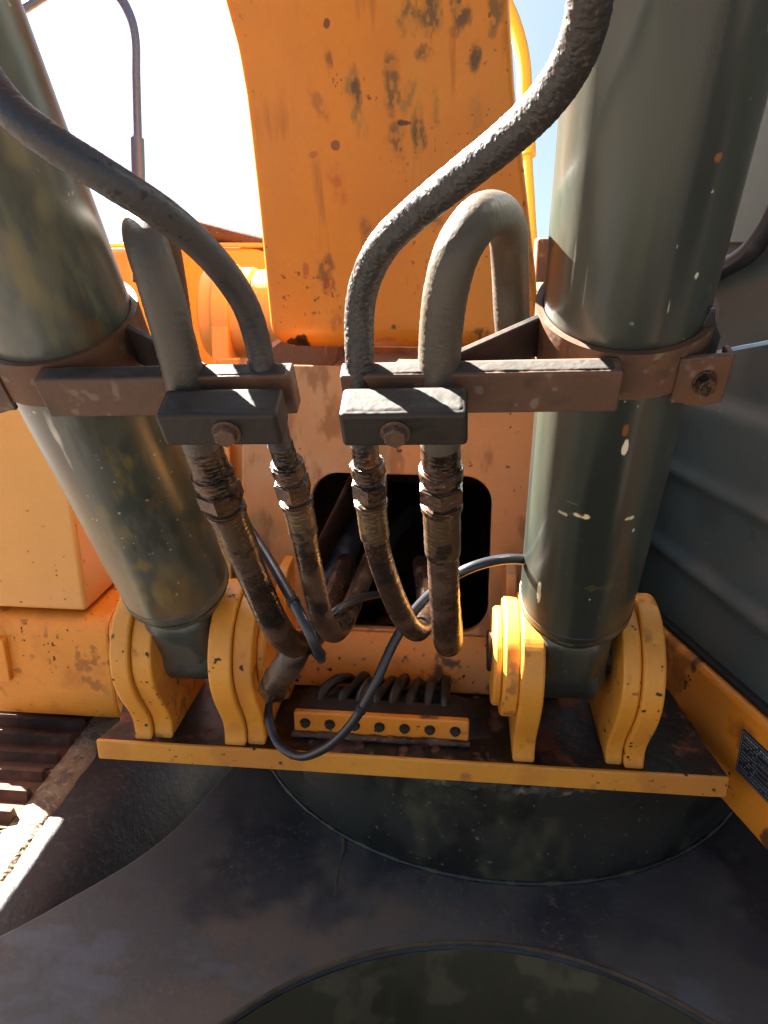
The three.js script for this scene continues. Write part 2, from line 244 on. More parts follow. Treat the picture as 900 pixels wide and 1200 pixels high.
// ---------------------------------------------------------------- undercarriage below the deck
const LOW = 0.70;
{
  const t = thing('undercarriage', 'dark oily steel undercarriage body with a large round opening, below the orange base plate', 'undercarriage', null);
  const s = new THREE.Shape();   // plan outline: x, -z
  const left = [[-0.30, 0.55], [-0.325, 0.30], ...[[265, 905], [243, 930], [218, 958], [190, 983], [150, 1012], [90, 1047], [0, 1096]].map(([u, v]) => { const p = onY(u, v, LOW); return [p.x, -p.z]; }), [-0.72, -0.30], [-0.95, -0.46]];
  s.moveTo(1.3, 0.9); s.lineTo(-0.30, 0.9); s.splineThru(left.map(([x, z]) => new THREE.Vector2(x, z))); s.lineTo(-0.95, -1.15); s.lineTo(1.3, -1.15); s.closePath();
  const hole = new THREE.Path(); hole.absellipse(0.205, -0.665, 0.53, 0.545, 0, Math.PI * 2, true); s.holes.push(hole);
  const top = extr(s, 0.016, 0.004, 48).rotateX(-Math.PI / 2).translate(0, LOW - 0.016, 0);
  mesh('top_plate', boxUV(top, 0.9), M.bodySteel, t);
  const wall = new THREE.CylinderGeometry(0.53, 0.50, 0.32, 80, 1, true).scale(1, 1, 0.545 / 0.53).translate(0.205, LOW - 0.175, 0.665);
  mesh('opening_wall', boxUV(wall, 0.9), M.olive, t);
  mesh('opening_floor', boxUV(new THREE.CylinderGeometry(0.51, 0.51, 0.02, 64).translate(0.205, LOW - 0.345, 0.665), 0.9), M.grease, t);
  const side = [];   // skirt that closes the left side of the box section
  const pts = new THREE.SplineCurve(left.map(([x, z]) => new THREE.Vector2(x, z))).getPoints(40);
  for (let i = 0; i < pts.length - 1; i++) {
    const a = pts[i], b = pts[i + 1]; const g = new THREE.BufferGeometry();
    g.setAttribute('position', new THREE.Float32BufferAttribute([a.x, LOW - 0.016, -a.y, b.x, LOW - 0.016, -b.y, b.x, 0.15, -b.y, a.x, LOW - 0.016, -a.y, b.x, 0.15, -b.y, a.x, 0.15, -a.y].map((q, k) => k % 3 === 0 ? q + 0.012 : q), 3)); g.computeVertexNormals(); side.push(boxUV(g, 0.9));
  }
  mesh('side_skirt', join(side), M.bodySteel, t);
  mesh('dark_gap_slab', box(-0.60, -0.2, 0.16, 0.24, -1.2, 0.9, 0.01), M.grease, t);  // dark slab standing in for the deep shade in this gap
  const rimPts = []; for (let i = 0; i <= 90; i++) { const a = Math.PI * (0.02 + 0.96 * i / 90); rimPts.push(V(0.205 + 0.531 * Math.cos(a), LOW - 0.001, 0.665 - 0.546 * Math.sin(a))); }
  mesh('opening_rim', sweep(curveOf(rimPts), 0, 1, () => 0.004, { seg: 300, rad: 8, rough: 0.0005, grain: 1 / 0.02 }), M.tan, t);
  const paleLine = curveOf([onY(360, 905, LOW), onY(385, 950, LOW + 0.002), onY(403, 985, LOW + 0.002), onY(398, 1015, LOW), onY(392, 1050, LOW)]);
  mesh('weld_bead', sweep(paleLine, 0, 1, () => 0.0048, { seg: 120, rad: 10, rough: 0.0012, grain: 1 / 0.012, seed: 3 }).translate(0, -0.0042, 0), M.tan, t);  // pale line on the plate, built as a flush tan bead
}
{
  const t = thing('swing_bearing', 'greasy dark green round swing bearing ring beneath the orange base plate', 'bearing', null, V(0.235, LOW, -0.565));
  const prof = [[0.40, 0.004], [0.5585, 0.004], [0.558, 0.016], [0.557, 0.08], [0.55, 0.13], [0.552, 0.15], [0.55, 0.215], [0.40, 0.215]].map(([x, y]) => new THREE.Vector2(x, y));
  mesh('ring', boxUV(creased(new THREE.LatheGeometry(prof, 140), 0.5), 0.9), M.grease, t);
  const bead = []; for (let i = 0; i <= 80; i++) { const a = Math.PI * (0.05 + 0.9 * i / 80); bead.push(V(0.551 * Math.cos(a), 0.197 + 0.004 * Math.sin(i * 1.7), 0.551 * Math.sin(a))); }
  const fil = []; for (let i = 0; i <= 80; i++) { const a = Math.PI * (0.03 + 0.94 * i / 80); fil.push(V(0.559 * Math.cos(a), 0.002, 0.559 * Math.sin(a))); }
  mesh('weld_bead', sweep(curveOf(fil), 0, 1, () => 0.005, { seg: 500, rad: 10, rough: 0.0005, grain: 1 / 0.02, seed: 22 }), M.grease, t);
  mesh('grease_bead', sweep(curveOf(bead), 0, 1, (q) => 0.010 + 0.004 * Math.sin(q * 37) * Math.sin(q * 91), { seg: 400, rad: 12, rough: 0.005, grain: 1 / 0.006, seed: 21 }), M.soilGrease, t);
}
// ---------------------------------------------------------------- track and the soil caked beside it
{
  const t = thing('crawler_track', 'rusty brown crawler track with ribbed steel shoes under the orange side beam', 'track', null, V(-1.1, 0, 0));
  const shape = new THREE.Shape();   // side view of one shoe: z, y with three ribs
  const pitch = 0.195; shape.moveTo(-0.094, 0); shape.lineTo(-0.094, 0.016); 
  for (const z of [-0.065, 0, 0.065]) { shape.lineTo(z - 0.013, 0.016); shape.lineTo(z - 0.007, 0.04); shape.lineTo(z + 0.007, 0.04); shape.lineTo(z + 0.013, 0.016); }
  shape.lineTo(0.094, 0.016); shape.lineTo(0.094, 0);
  const g = boxUV(extr(shape, 0.62, 0.002, 4).translate(0, 0, -0.31).rotateY(Math.PI / 2));
  for (let k = 0; k < 9; k++) { const o = mesh('track_shoe', g, M.trackSteel, t); o.position.set((rnd() - 0.5) * 0.012, 0.575, 0.13 - k * pitch); }
  mesh('track_frame', box(-0.2, 0.2, 0.12, 0.56, -1.6, 0.1, 0.02), M.trackSteel, t);
}
{
  const nx = 60, nz = 110, x0 = -0.735, x1 = -0.40, z0 = -1.0, z1 = 0.75, pos = [], uv = [], idx = [];
  for (let j = 0; j <= nz; j++) for (let i = 0; i <= nx; i++) {
    const x = x0 + (x1 - x0) * i / nx, z = z0 + (z1 - z0) * j / nz;
    const q = Math.max(0, x + 0.70) / 0.2, e = q < 1 ? 1 - Math.sqrt(1 - q * q) : 1;
    const y = 0.585 - 0.30 * e - Math.max(0, x + 0.5) * 1.5 + 0.003 * (fbm(x + 3, z + 3, 30, 30, 3, 72) - 0.5);
    pos.push(x, y, z); uv.push((x - y * 1.2) / 0.5, z / 0.5);
  }
  for (let j = 0; j < nz; j++) for (let i = 0; i < nx; i++) { const a = j * (nx + 1) + i, c = a + nx + 1; idx.push(a, c, a + 1, a + 1, c, c + 1); }
  const g = new THREE.BufferGeometry(); g.setAttribute('position', new THREE.Float32BufferAttribute(pos, 3)); g.setAttribute('uv', new THREE.Float32BufferAttribute(uv, 2)); g.setIndex(idx); g.computeVertexNormals();
  tag(mesh('track_frame', g, M.armSteel), 'dark rounded steel track frame arm running alongside the rusty crawler track', 'track frame');
  const p2 = [], u2 = [], i2 = [], mx = 26, mz = 170;
  for (let j = 0; j <= mz; j++) for (let i = 0; i <= mx; i++) {
    const a = i / mx, z = z0 + (z1 - z0) * j / mz, x = -0.80 + (0.092 + 0.02 * (fbm(z, 0.2, 12, 3, 4, 73) - 0.5) * 2) * a;
    p2.push(x, 0.586 + 0.010 * Math.sin(Math.PI * Math.min(1, a)) * (0.4 + fbm(x + 3, z + 3, 40, 40, 3, 74)) - 0.006 * ss(0.8, 1, a), z); u2.push(x / 0.4, z / 0.4);
  }
  for (let j = 0; j < mz; j++) for (let i = 0; i < mx; i++) { const a = j * (mx + 1) + i, c = a + mx + 1; i2.push(a, c, a + 1, a + 1, c, c + 1); }
  const g2 = new THREE.BufferGeometry(); g2.setAttribute('position', new THREE.Float32BufferAttribute(p2, 3)); g2.setAttribute('uv', new THREE.Float32BufferAttribute(u2, 2)); g2.setIndex(i2); g2.computeVertexNormals();
  const o = tag(mesh('caked_soil', g2, M.soil), 'pale dry soil caked along the top of the track frame arm', 'soil'); o.userData.kind = 'stuff';  // pale soil also stands in for the sunlit top of the arm
}

// ---------------------------------------------------------------- swing frame: base plate, lugs, front panel
const PY = 0.95;
const frame = thing('swing_platform', 'orange steel swing platform with base plate, cylinder lugs and hatch panel', 'platform', null);
{
  const sh = new THREE.Shape(); sh.moveTo(-0.47, 0); sh.lineTo(0.572, 0); sh.lineTo(0.545, 0.2); sh.lineTo(0.5, 0.75); sh.lineTo(-0.55, 0.75); sh.lineTo(-0.50, 0.2); sh.lineTo(-0.455, 0.06); sh.closePath();
  mesh('base_plate', boxUV(extr(sh, 0.034, 0.003).rotateX(-Math.PI / 2).translate(0, PY - 0.034, 0)), M.greasy, frame);
  mesh('front_edge', box(-0.469, 0.571, PY - 0.036, PY + 0.0015, -0.004, 0.004, 0.003), M.edgeOrange, frame);
  // front panel, leaning back, with the rounded hatch
  const tilt = Math.atan(0.25), cs = Math.cos(tilt);
  const p = new THREE.Shape(); p.moveTo(-0.275, 0); p.lineTo(0.33, 0); p.lineTo(0.33, 0.605); p.lineTo(-0.275, 0.605); p.closePath();
  const hx0 = -0.142, hx1 = 0.193, hy0 = 0.118, hy1 = 0.408, r = 0.05, h = new THREE.Path();
  h.moveTo(hx0 + r, hy0); h.lineTo(hx1 - r, hy0); h.absarc(hx1 - r, hy0 + r, r, -Math.PI / 2, 0); h.lineTo(hx1, hy1 - r); h.absarc(hx1 - r, hy1 - r, r, 0, Math.PI / 2); h.lineTo(hx0 + r, hy1); h.absarc(hx0 + r, hy1 - r, r, Math.PI / 2, Math.PI); h.lineTo(hx0, hy0 + r); h.absarc(hx0 + r, hy0 + r, r, Math.PI, Math.PI * 1.5);
  p.holes.push(h);
  const panel = mesh('front_panel', boxUV(extr(p, 0.022, 0.003, 12).translate(0, 0, -0.022).rotateX(-tilt).translate(0, PY, -0.203)), M.panel, frame);
  // lower strip of the panel in plain orange, a few mm proud
  mesh('lower_panel', boxUV(extr((() => { const q = new THREE.Shape(); q.moveTo(-0.275, 0.002); q.lineTo(0.33, 0.002); q.lineTo(0.33, 0.112); q.lineTo(-0.275, 0.112); q.closePath(); return q; })(), 0.006, 0.002).rotateX(-tilt).translate(0, PY, -0.203)), M.orange, frame);
  // chamber behind the hatch, deep and brown so the opening reads dark
  for (const [n, b] of [['chamber_back', [-0.28, 0.34, 0.90, 1.62, -1.62, -1.60]], ['chamber_floor', [-0.28, 0.34, 0.915, 0.935, -1.60, -0.752]], ['chamber_top', [-0.285, 0.34, 1.38, 1.395, -1.60, -0.34]]]) mesh(n, box(...b), M.rust, frame);
  const sw = new THREE.Shape(); sw.moveTo(-1.60, 0.002); sw.lineTo(-0.228, 0.004); sw.lineTo(-0.372, 0.59); sw.lineTo(-1.60, 0.64); sw.closePath();
  for (const x of [-0.258, 0.326]) mesh('chamber_side', boxUV(extr(sw, 0.015, 0.001).rotateY(-Math.PI / 2).translate(x, PY, 0)), M.rust, frame);
  // ribs beside the hatch
  const rib = (w) => { const q = new THREE.Shape(); q.moveTo(0, 0); q.lineTo(0.075, 0); q.lineTo(0.07, w - 0.06); q.quadraticCurveTo(0.06, w, 0.02, w); q.lineTo(-0.02, w); q.closePath(); return boxUV(extr(q, 0.018, 0.003).rotateY(-Math.PI / 2)); };
  const r1 = mesh('rib', rib(0.27), M.panel, frame); r1.position.set(0.236, PY, -0.225);
  const r2 = mesh('rib', rib(0.25), M.orange, frame); r2.position.set(-0.168, PY, -0.225);
  // bolted hose bar
  const bar = mesh('hose_bar', box(-0.137, 0.161, PY + 0.001, PY + 0.046, -0.060, -0.046, 0.004), M.orange, frame);
  mesh('dark_slab', box(-0.13, 0.15, PY + 0.038, PY + 0.0435, -0.10, -0.059, 0.002), M.darkSteel, bar);  // dark slab in the dark space behind the bar
  const bg = hexBolt(0.0068, 0.008);
  for (let k = 0; k < 7; k++) { const o = mesh('bolt', bg, M.darkSteel, bar); o.position.set(-0.117 + k * 0.0425, PY + 0.026, -0.046); o.rotation.z = k; }
  mesh('weld_bead', sweep(curveOf([V(-0.14, PY + 0.004, -0.044), V(0, PY + 0.004, -0.043), V(0.163, PY + 0.004, -0.044)]), 0, 1, () => 0.006, { seg: 90, rad: 8, rough: 0.002, grain: 1 / 0.01, seed: 4 }), M.rust, bar);
  // lugs
  const prof = (rr, front) => {   // side view in (z, y): round head on a waisted foot
    const q = new THREE.Shape(), cz = -0.062, cy = 0.165;
    const a0 = -0.25, hx = cz + rr * Math.cos(a0), hy = cy + rr * Math.sin(a0);
    q.moveTo(-0.20, 0); q.lineTo(front, 0); q.bezierCurveTo(front - 0.014, 0.05, hx - 0.020, hy - 0.065, hx, hy);
    q.absarc(cz, cy, rr, a0, Math.PI * 0.92, false); q.bezierCurveTo(cz - rr - 0.01, cy - 0.05, -0.18, 0.07, -0.20, 0); q.closePath(); return q;
  };
  const lug = (x0, x1, rr, front, m) => boxUV(extr(prof(rr, front), x1 - x0, 0.004, 28).rotateY(-Math.PI / 2).translate(x1, PY, 0));
  const disc = (x0, x1, rr) => boxUV(cyl(rr, x1 - x0, 48, 0.004).rotateZ(-Math.PI / 2).translate(x0, PY + 0.165, -0.062));
  const weld = (x0, x1) => sweep(curveOf([V(x0 - 0.003, PY + 0.001, -0.19), V(x0 - 0.003, PY + 0.001, -0.10), V(x0 - 0.003, PY + 0.001, -0.016), V(x0 + 0.006, PY + 0.001, -0.008), V((x0 + x1) / 2, PY + 0.001, -0.007), V(x1 - 0.006, PY + 0.001, -0.008), V(x1 + 0.003, PY + 0.001, -0.016), V(x1 + 0.003, PY + 0.001, -0.10), V(x1 + 0.003, PY + 0.001, -0.19)]), 0, 1, () => 0.0105, { seg: 200, rad: 12, rough: 0.0014, grain: 1 / 0.006, seed: 31 });
  const add = (plate, cheek, bosses, w) => {
    const l = mesh('lug', lug(...plate), M.edgeOrange, frame);
    if (cheek) mesh('cheek_plate', lug(...cheek), M.edgeOrange, l);
    for (const b of bosses) mesh('boss', disc(...b), M.edgeOrange, l);
    mesh('weld_bead', weld(...w), M.orange, l);
  };
  add([-0.407, -0.376, 0.107, -0.010], [-0.3752, -0.342, 0.099, -0.017], [], [-0.407, -0.342]);
  add([-0.249, -0.212, 0.107, -0.008], [-0.2112, -0.180, 0.100, -0.014], [[-0.181, -0.165, 0.075]], [-0.249, -0.180]);
  add([0.232, 0.268, 0.105, -0.010], null, [[0.207, 0.233, 0.096], [0.193, 0.208, 0.080]], [0.232, 0.268]);
  add([0.410, 0.442, 0.110, -0.010], [0.382, 0.4092, 0.100, -0.018], [], [0.382, 0.442]);
}
{
  const nx = 60, nz = 26, pos = [], uv = [], idx = [];
  for (let j = 0; j <= nz; j++) for (let i = 0; i <= nx; i++) {
    const a = i / nx, b = j / nz, x = -0.19 + 0.40 * a, z = -0.205 + 0.15 * b, e = Math.min(1, 6 * a * (1 - a)) * Math.min(1, 5 * b * (1 - b));
    pos.push(x, PY - 0.004 + 0.03 * e * (0.35 + fbm(x + 1, z + 1, 26, 26, 3, 91)), z); uv.push(x / 0.3, z / 0.3);
  }
  for (let j = 0; j < nz; j++) for (let i = 0; i < nx; i++) { const a = j * (nx + 1) + i, c = a + nx + 1; idx.push(a, c, a + 1, a + 1, c, c + 1); }
  const g = new THREE.BufferGeometry(); g.setAttribute('position', new THREE.Float32BufferAttribute(pos, 3)); g.setAttribute('uv', new THREE.Float32BufferAttribute(uv, 2)); g.setIndex(idx); g.computeVertexNormals();
  mesh('grease_heap', g, M.blackHose, frame);
}
// small black hoses arching over to the bolted bar
{
  const xs = [-0.10, -0.062, -0.03, 0.0, 0.028, 0.058, 0.09, 0.118];
  xs.forEach((x, k) => {
    const c = curveOf([V(x * 0.8 + 0.02, 0.965, -0.21), V(x * 0.85 + 0.02, 0.985 + 0.006 * Math.sin(k * 2), -0.18), V(x * 0.92 + 0.01, 0.996 + 0.006 * Math.cos(k * 3), -0.14), V(x, 0.992, -0.11), V(x, 0.978, -0.085), V(x, 0.965, -0.076)]);
    tag(mesh('pilot_hose', sweep(c, 0, 1, () => 0.0095, { seg: 50, rad: 12, seed: k }), M.blackHose), 'short black hose arching over behind the bolted orange bar', 'hose', 'black hoses behind the bolted bar');
  });
}

// ---------------------------------------------------------------- boom cylinders
const AXIS = V(-0.035, 0.881, 0.473).normalize();
const QAX = new THREE.Quaternion().setFromUnitVectors(V(0, 1, 0), AXIS);
const axisAt = (sx, y) => V(sx * 0.309, 1.278, 0.005).addScaledVector(AXIS, (y - 1.278) / AXIS.y);
const CR = 0.0825;
function cylUV(sx, u, v) {   // where a photo pixel falls on the cylinder wall: [turn 0..1, metres above the pin]
  const o = axisAt(sx, 1.115), iq = QAX.clone().invert(), e = EYE.clone().sub(o).applyQuaternion(iq), d = ray(u, v).applyQuaternion(iq);
  const a = d.x * d.x + d.z * d.z, b = e.x * d.x + e.z * d.z, c = e.x * e.x + e.z * e.z - CR * CR, q = Math.max(0, b * b - a * c), t = (-b - Math.sqrt(q)) / a;
  const p = e.addScaledVector(d, t); return [0.5 + Math.atan2(p.x, p.z) / (2 * Math.PI), p.y];
}
const CT = 1.25;   // metres of cylinder length in one texture tile
function cylMarks(sx, list) { return list.map(([u, v, w, h, col, amt = 1, o = {}]) => { const [a, y] = cylUV(sx, u, v); return { u: a, v: y / CT, w: w / 0.518, h: h / CT, col, amt, ...o }; }); }
const rightSkin = surface({ base: 0x34382f, vary: 0.08, n: 768, seed: 71, extra: { clearcoat: 0.35, clearcoatRoughness: 0.2 }, rough: 0.36, roughVary: 0.1, bump: 0.0002, layers: [
  { col: 0x46453a, lo: 0.46, hi: 0.66, p: [16, 2], oct: 3, amt: 0.7, rough: 0.46 }, { col: 0x1d2120, lo: 0.5, hi: 0.66, p: [10, 3], oct: 2, amt: 0.6, rough: 0.22 }, { col: 0xa8a596, lo: 0.875, hi: 0.89, p: [90, 190], oct: 2, gate: [6, 0.5, 0.6], rough: 0.8 }],
  marks: cylMarks(1, [[734, 505, 0.004, 0.012, 0x7a4a22], [732, 526, 0.0035, 0.012, 0xd8ccb0], [659, 602, 0.006, 0.0035, 0xc9b78e], [680, 605, 0.013, 0.0045, 0xd6c79a], [681, 604, 0.007, 0.002, 0x6d4420], [738, 608, 0.0065, 0.003, 0xd2c79c], [742, 622, 0.0025, 0.004, 0xcfc6a6],
    [841, 186, 0.005, 0.0055, 0x8c4f2a], [834, 226, 0.002, 0.0022, 0xc8c4b0], [816, 324, 0.002, 0.003, 0xc8c4b0], [783, 360, 0.0012, 0.009, 0xb9b5a0, 0.8], [793, 290, 0.0015, 0.003, 0xb9b5a0], [672, 310, 0.0015, 0.03, 0xb0a898, 0.55], [686, 330, 0.0012, 0.03, 0x9b968a, 0.5],
    [670, 590, 0.012, 0.0012, 0x8f8a74, 0.6], [632, 690, 0.004, 0.03, 0xe8dfbd, 0.9, { rag: 1.2 }], [700, 690, 0.04, 0.008, 0x57512f, 0.5], [668, 245, 0.02, 0.05, 0x494a40, 0.5]]) });  // cream streak by the left edge paints in its sunlit strip
const SOFT = (l) => l.map(([u, v, w, h, c, a = 1]) => [u, v, w * 1.3, h * 1.3, c, a * 0.8, { rag: 1.0, soft: 0.9 }]);
const leftSkin = surface({ base: 0x505047, vary: 0.08, n: 768, seed: 75, extra: { clearcoat: 0.25, clearcoatRoughness: 0.25 }, rough: 0.36, roughVary: 0.12, bump: 0.0002, layers: [
  { col: 0x7c6b45, lo: 0.46, hi: 0.62, p: [7, 7], oct: 4, amt: 0.7, rough: 0.5 }, { col: 0x2d332f, lo: 0.5, hi: 0.62, p: [6, 7], oct: 4, amt: 0.6, rough: 0.3 }, { col: 0x6e5030, lo: 0.62, hi: 0.74, p: [9, 8], oct: 3, amt: 0.5 }, { col: 0xb0a890, lo: 0.87, hi: 0.885, p: [90, 190], oct: 2, gate: [6, 0.48, 0.58], rough: 0.8 }],
  marks: cylMarks(-1, SOFT([[108, 505, 0.03, 0.05, 0x3b3e35, 0.8], [150, 560, 0.03, 0.04, 0x7c6a32, 0.75], [185, 620, 0.045, 0.04, 0x2f332e, 0.7], [172, 580, 0.014, 0.016, 0x35352c, 0.8], [163, 664, 0.018, 0.012, 0x85703a, 0.8], [185, 700, 0.03, 0.02, 0x7d6a35, 0.7], [108, 390, 0.02, 0.035, 0x6e4a2c, 0.7], [60, 500, 0.004, 0.03, 0xcfc6b4, 0.8], [75, 530, 0.003, 0.03, 0xcfc6b4, 0.7], [145, 642, 0.002, 0.005, 0xd8ceb0], [60, 330, 0.06, 0.08, 0x6a6848, 0.5]])) });  // soft yellow and dark patches; thin pale streaks paint the sunlit left edge
for (const [sx, skin, label] of [[1, rightSkin, 'dark olive boom cylinder with pale paint chips, next to the grey cab'], [-1, leftSkin, 'olive boom cylinder mottled with yellow patches, next to the orange tank']]) {
  const t = thing('boom_cylinder', label, 'hydraulic cylinder', 'pair of boom cylinders', axisAt(sx, 1.115), QAX);
  const tube = new THREE.CylinderGeometry(CR, CR, 1.95, 96, 1, true).rotateY(Math.PI).translate(0, 0.150 + 0.975, 0), uv = tube.attributes.uv;
  for (let i = 0; i < uv.count; i++) uv.setY(i, (0.150 + uv.getY(i) * 1.95) / CT);
  mesh('barrel', tube, skin, t);
  // welded bottom cap that narrows to the eye
  const cap = creased(new THREE.LatheGeometry([[0.0795, 0.164], [CR + 0.001, 0.162], [CR + 0.001, 0.150], [0.081, 0.144], [0.0755, 0.138], [0.072, 0.125], [0.066, 0.11], [0.058, 0.10], [0.055, 0.0]].map(([a, b]) => new THREE.Vector2(a, b)), 72), 0.9);
  const cuv = cap.attributes.uv; for (let i = 0; i < cuv.count; i++) cuv.setY(i, cap.attributes.position.getY(i) / CT);
  mesh('end_cap', cap, skin, t);
  const wr = []; for (let i = 0; i <= 48; i++) { const a = i / 48 * Math.PI * 2; wr.push(V((CR - 0.004) * Math.cos(a), 0.144, (CR - 0.004) * Math.sin(a))); }
  mesh('weld_bead', sweep(curveOf(wr), 0, 1, () => 0.0042, { seg: 300, rad: 10, rough: 0.0008, grain: 1 / 0.005, seed: 33, caps: false }), M.grease, t);
  const eye = cyl(0.074, 0.110, 56, 0.014).rotateZ(Math.PI / 2).translate(0.053, 0, 0);
  const foot = new RoundedBoxGeometry(0.111, 0.15, 0.142, 4, 0.036).translate(0, 0.058, 0);
  mesh('eye', boxUV(eye), skin, t); mesh('foot', boxUV(foot), skin, t);
  const pin = cyl(0.034, 0.26, 32, 0.003).rotateZ(Math.PI / 2).translate(0.13, 0, 0); mesh('pin', boxUV(pin), M.darkSteel, t);
}
// ---------------------------------------------------------------- hose brackets on the cylinders
for (const [sx, dy, label] of [[1, 0.078, 'rusty steel hose bracket strapped to the chipped cylinder by the cab'], [-1, 0.054, 'rusty steel hose bracket strapped to the yellow-mottled cylinder']]) {
  const t = thing('hose_bracket', label, 'bracket', 'brackets that carry the hydraulic lines', axisAt(sx, 1.6).addScaledVector(AXIS, dy), QAX), m = sx;
  const X = (a, b) => [Math.min(-m * a, -m * b), Math.max(-m * a, -m * b)];
  const R0 = CR + 0.001, R1 = CR + 0.008, H = 0.027;
  mesh('strap', boxUV(creased(new THREE.LatheGeometry([[R0, -H], [R1, -H], [R1, H], [R0, H], [R0, -H]].map(([a, b]) => new THREE.Vector2(a, b)), 96), 0.5)), M.rust, t);
  mesh('beam', box(...X(0.015, 0.284), -0.0245, 0.0245, 0.0885, 0.112, 0.003), M.rust, t);
  // diagonal brace from the strap to the beam
  const br = box(0, 0.135, -0.022, 0.026, -0.004, 0.004, 0.002); const b = mesh('brace', br, M.darkSteel, t);
  b.position.set(-m * 0.083, 0, 0.015); b.rotation.y = m > 0 ? Math.PI + 0.62 : -0.62;
  const half = mesh('clamp_block', box(...X(0.160, 0.279), -0.017, 0.023, 0.126, 0.168, 0.005), M.darkSteel, t);
  const bo = mesh('bolt', hexBolt(0.0105, 0.011), M.rust, half); bo.position.set(-m * 0.227, 0.002, 0.168);
  for (const [nm, x0, x1, y, z0, z1, host] of [['dust_crust', ...X(0.163, 0.276), 0.0232, 0.129, 0.165, half], ['dust_crust', ...X(0.02, 0.282), 0.0247, 0.0905, 0.110, t]]) {
    const nx = 110, nz = 22, pos = [], uv = [], idx = [];
    for (let j = 0; j <= nz; j++) for (let i = 0; i <= nx; i++) {
      const a = i / nx, b = j / nz, x = x0 + (x1 - x0) * a, z = z0 + (z1 - z0) * b, e = Math.min(1, 30 * a * (1 - a)) * Math.min(1, 8 * b * (1 - b));
      pos.push(x, y - 0.0010 + e * (0.0012 + 0.0012 * fbm(x + 2, z + 2, 120, 120, 3, 95 + m)), z); uv.push(x / 0.25, z / 0.25);
    }
    for (let j = 0; j < nz; j++) for (let i = 0; i < nx; i++) { const a = j * (nx + 1) + i, c = a + nx + 1; idx.push(a, c, a + 1, a + 1, c, c + 1); }
    const g = new THREE.BufferGeometry(); g.setAttribute('position', new THREE.Float32BufferAttribute(pos, 3)); g.setAttribute('uv', new THREE.Float32BufferAttribute(uv, 2)); g.setIndex(idx); g.computeVertexNormals(); mesh(nm, g, M.dust, host);
  }
  // ear with its bolt where the two strap halves meet, on the outer side
  const ear = new THREE.Shape(); ear.moveTo(0, -0.026); ear.bezierCurveTo(0.015, -0.026, 0.02, -0.034, 0.045, -0.034); ear.lineTo(0.062, -0.032); ear.lineTo(0.062, 0.026); ear.lineTo(0.03, 0.027); ear.lineTo(0, 0.027); ear.closePath();
  const e = mesh('strap_ear', boxUV(extr(ear, 0.007, 0.0015)), M.rust, t); e.position.set(m * 0.042, -0.012, 0.076); e.scale.x = 0.82; if (m < 0) e.scale.x = -0.82;
  e.rotation.y = m * 0.12;
  mesh('ear_lip', box(0.056, 0.064, -0.032, 0.026, -0.012, 0.0065, 0.002), M.rust, e);
  const eb = mesh('bolt', hexBolt(0.0105, 0.012), M.fitting, e); eb.position.set(0.034, -0.002, 0.007);
  const back = mesh('rear_ear', boxUV(extr((() => { const q = new THREE.Shape(); q.moveTo(0, -0.02); q.lineTo(0.046, -0.02); q.lineTo(0.046, 0.016); q.quadraticCurveTo(0.036, 0.03, 0.032, 0.05); q.lineTo(0.026, 0.05); q.quadraticCurveTo(0.02, 0.02, 0, 0.02); q.closePath(); return q; })(), 0.006, 0.0015)), M.pipeSmooth, t);
  back.position.set(m * 0.043, -0.004, 0.05); back.rotation.y = m * 0.3; if (m < 0) back.scale.x = -1;
}

// ---------------------------------------------------------------- the four hydraulic lines: steel pipe, union, ferrule, hose
function line({ label, up, down, r, hoseR, nutAt, mats, rough, seed, nutR, ferLen }) {
  const t = thing('hydraulic_line', label, 'hydraulic line', 'hydraulic lines clamped in front of the boom');
  const c1 = curveOf(px(up)), c2 = curveOf(px(down)), L2 = c2.getLength();
  mesh('pipe', sweep(c1, 0, 1, () => r, { seg: 520, rad: 44, rough, seed }), mats, t);
  const f = (m) => m / L2, a = nutAt, part = (name, s0, s1, rad, mat, o = {}) => mesh(name, sweep(c2, f(s0), f(s1), rad, { seg: 24, rad: 24, seed, ...o }), mat, t);
  part('pipe_stub', 0, a, () => r * 1.02, M.fitting, { rough: 0.0012, seg: 30 });
  const k = nutR;
  part('union_nut', a, a + 0.020, (q) => k * (q < 0.15 || q > 0.85 ? 0.9 : 1), M.fitting, { rough: 0.0011, rad: 28 });
  part('neck', a + 0.019, a + 0.026, () => k * 0.86, M.fitting, { rough: 0.001 });
  part('hex_nut', a + 0.025, a + 0.048, (q) => k * (q < 0.06 || q > 0.94 ? 1.0 : 1.12), M.fitting, { rad: 6, flatShade: true });
  part('collar', a + 0.048, a + 0.057, () => k * 0.72, M.ferrule, { rough: 0.0008 });
  part('ferrule_ring', a + 0.056, a + 0.066, (q) => hoseR * (q < 0.2 || q > 0.8 ? 1.16 : 1.24), M.fitting, { rough: 0.0008 });
  part('ferrule', a + 0.066, a + 0.066 + ferLen, (q) => hoseR * (q > 0.95 ? 1.06 : 1.12), M.ferrule, { rough: 0.0006, seg: 60 });
  part('hose', a + 0.066 + ferLen, L2, () => hoseR, M.hose, { rough: 0.0005, seg: 160, rad: 32 });
}
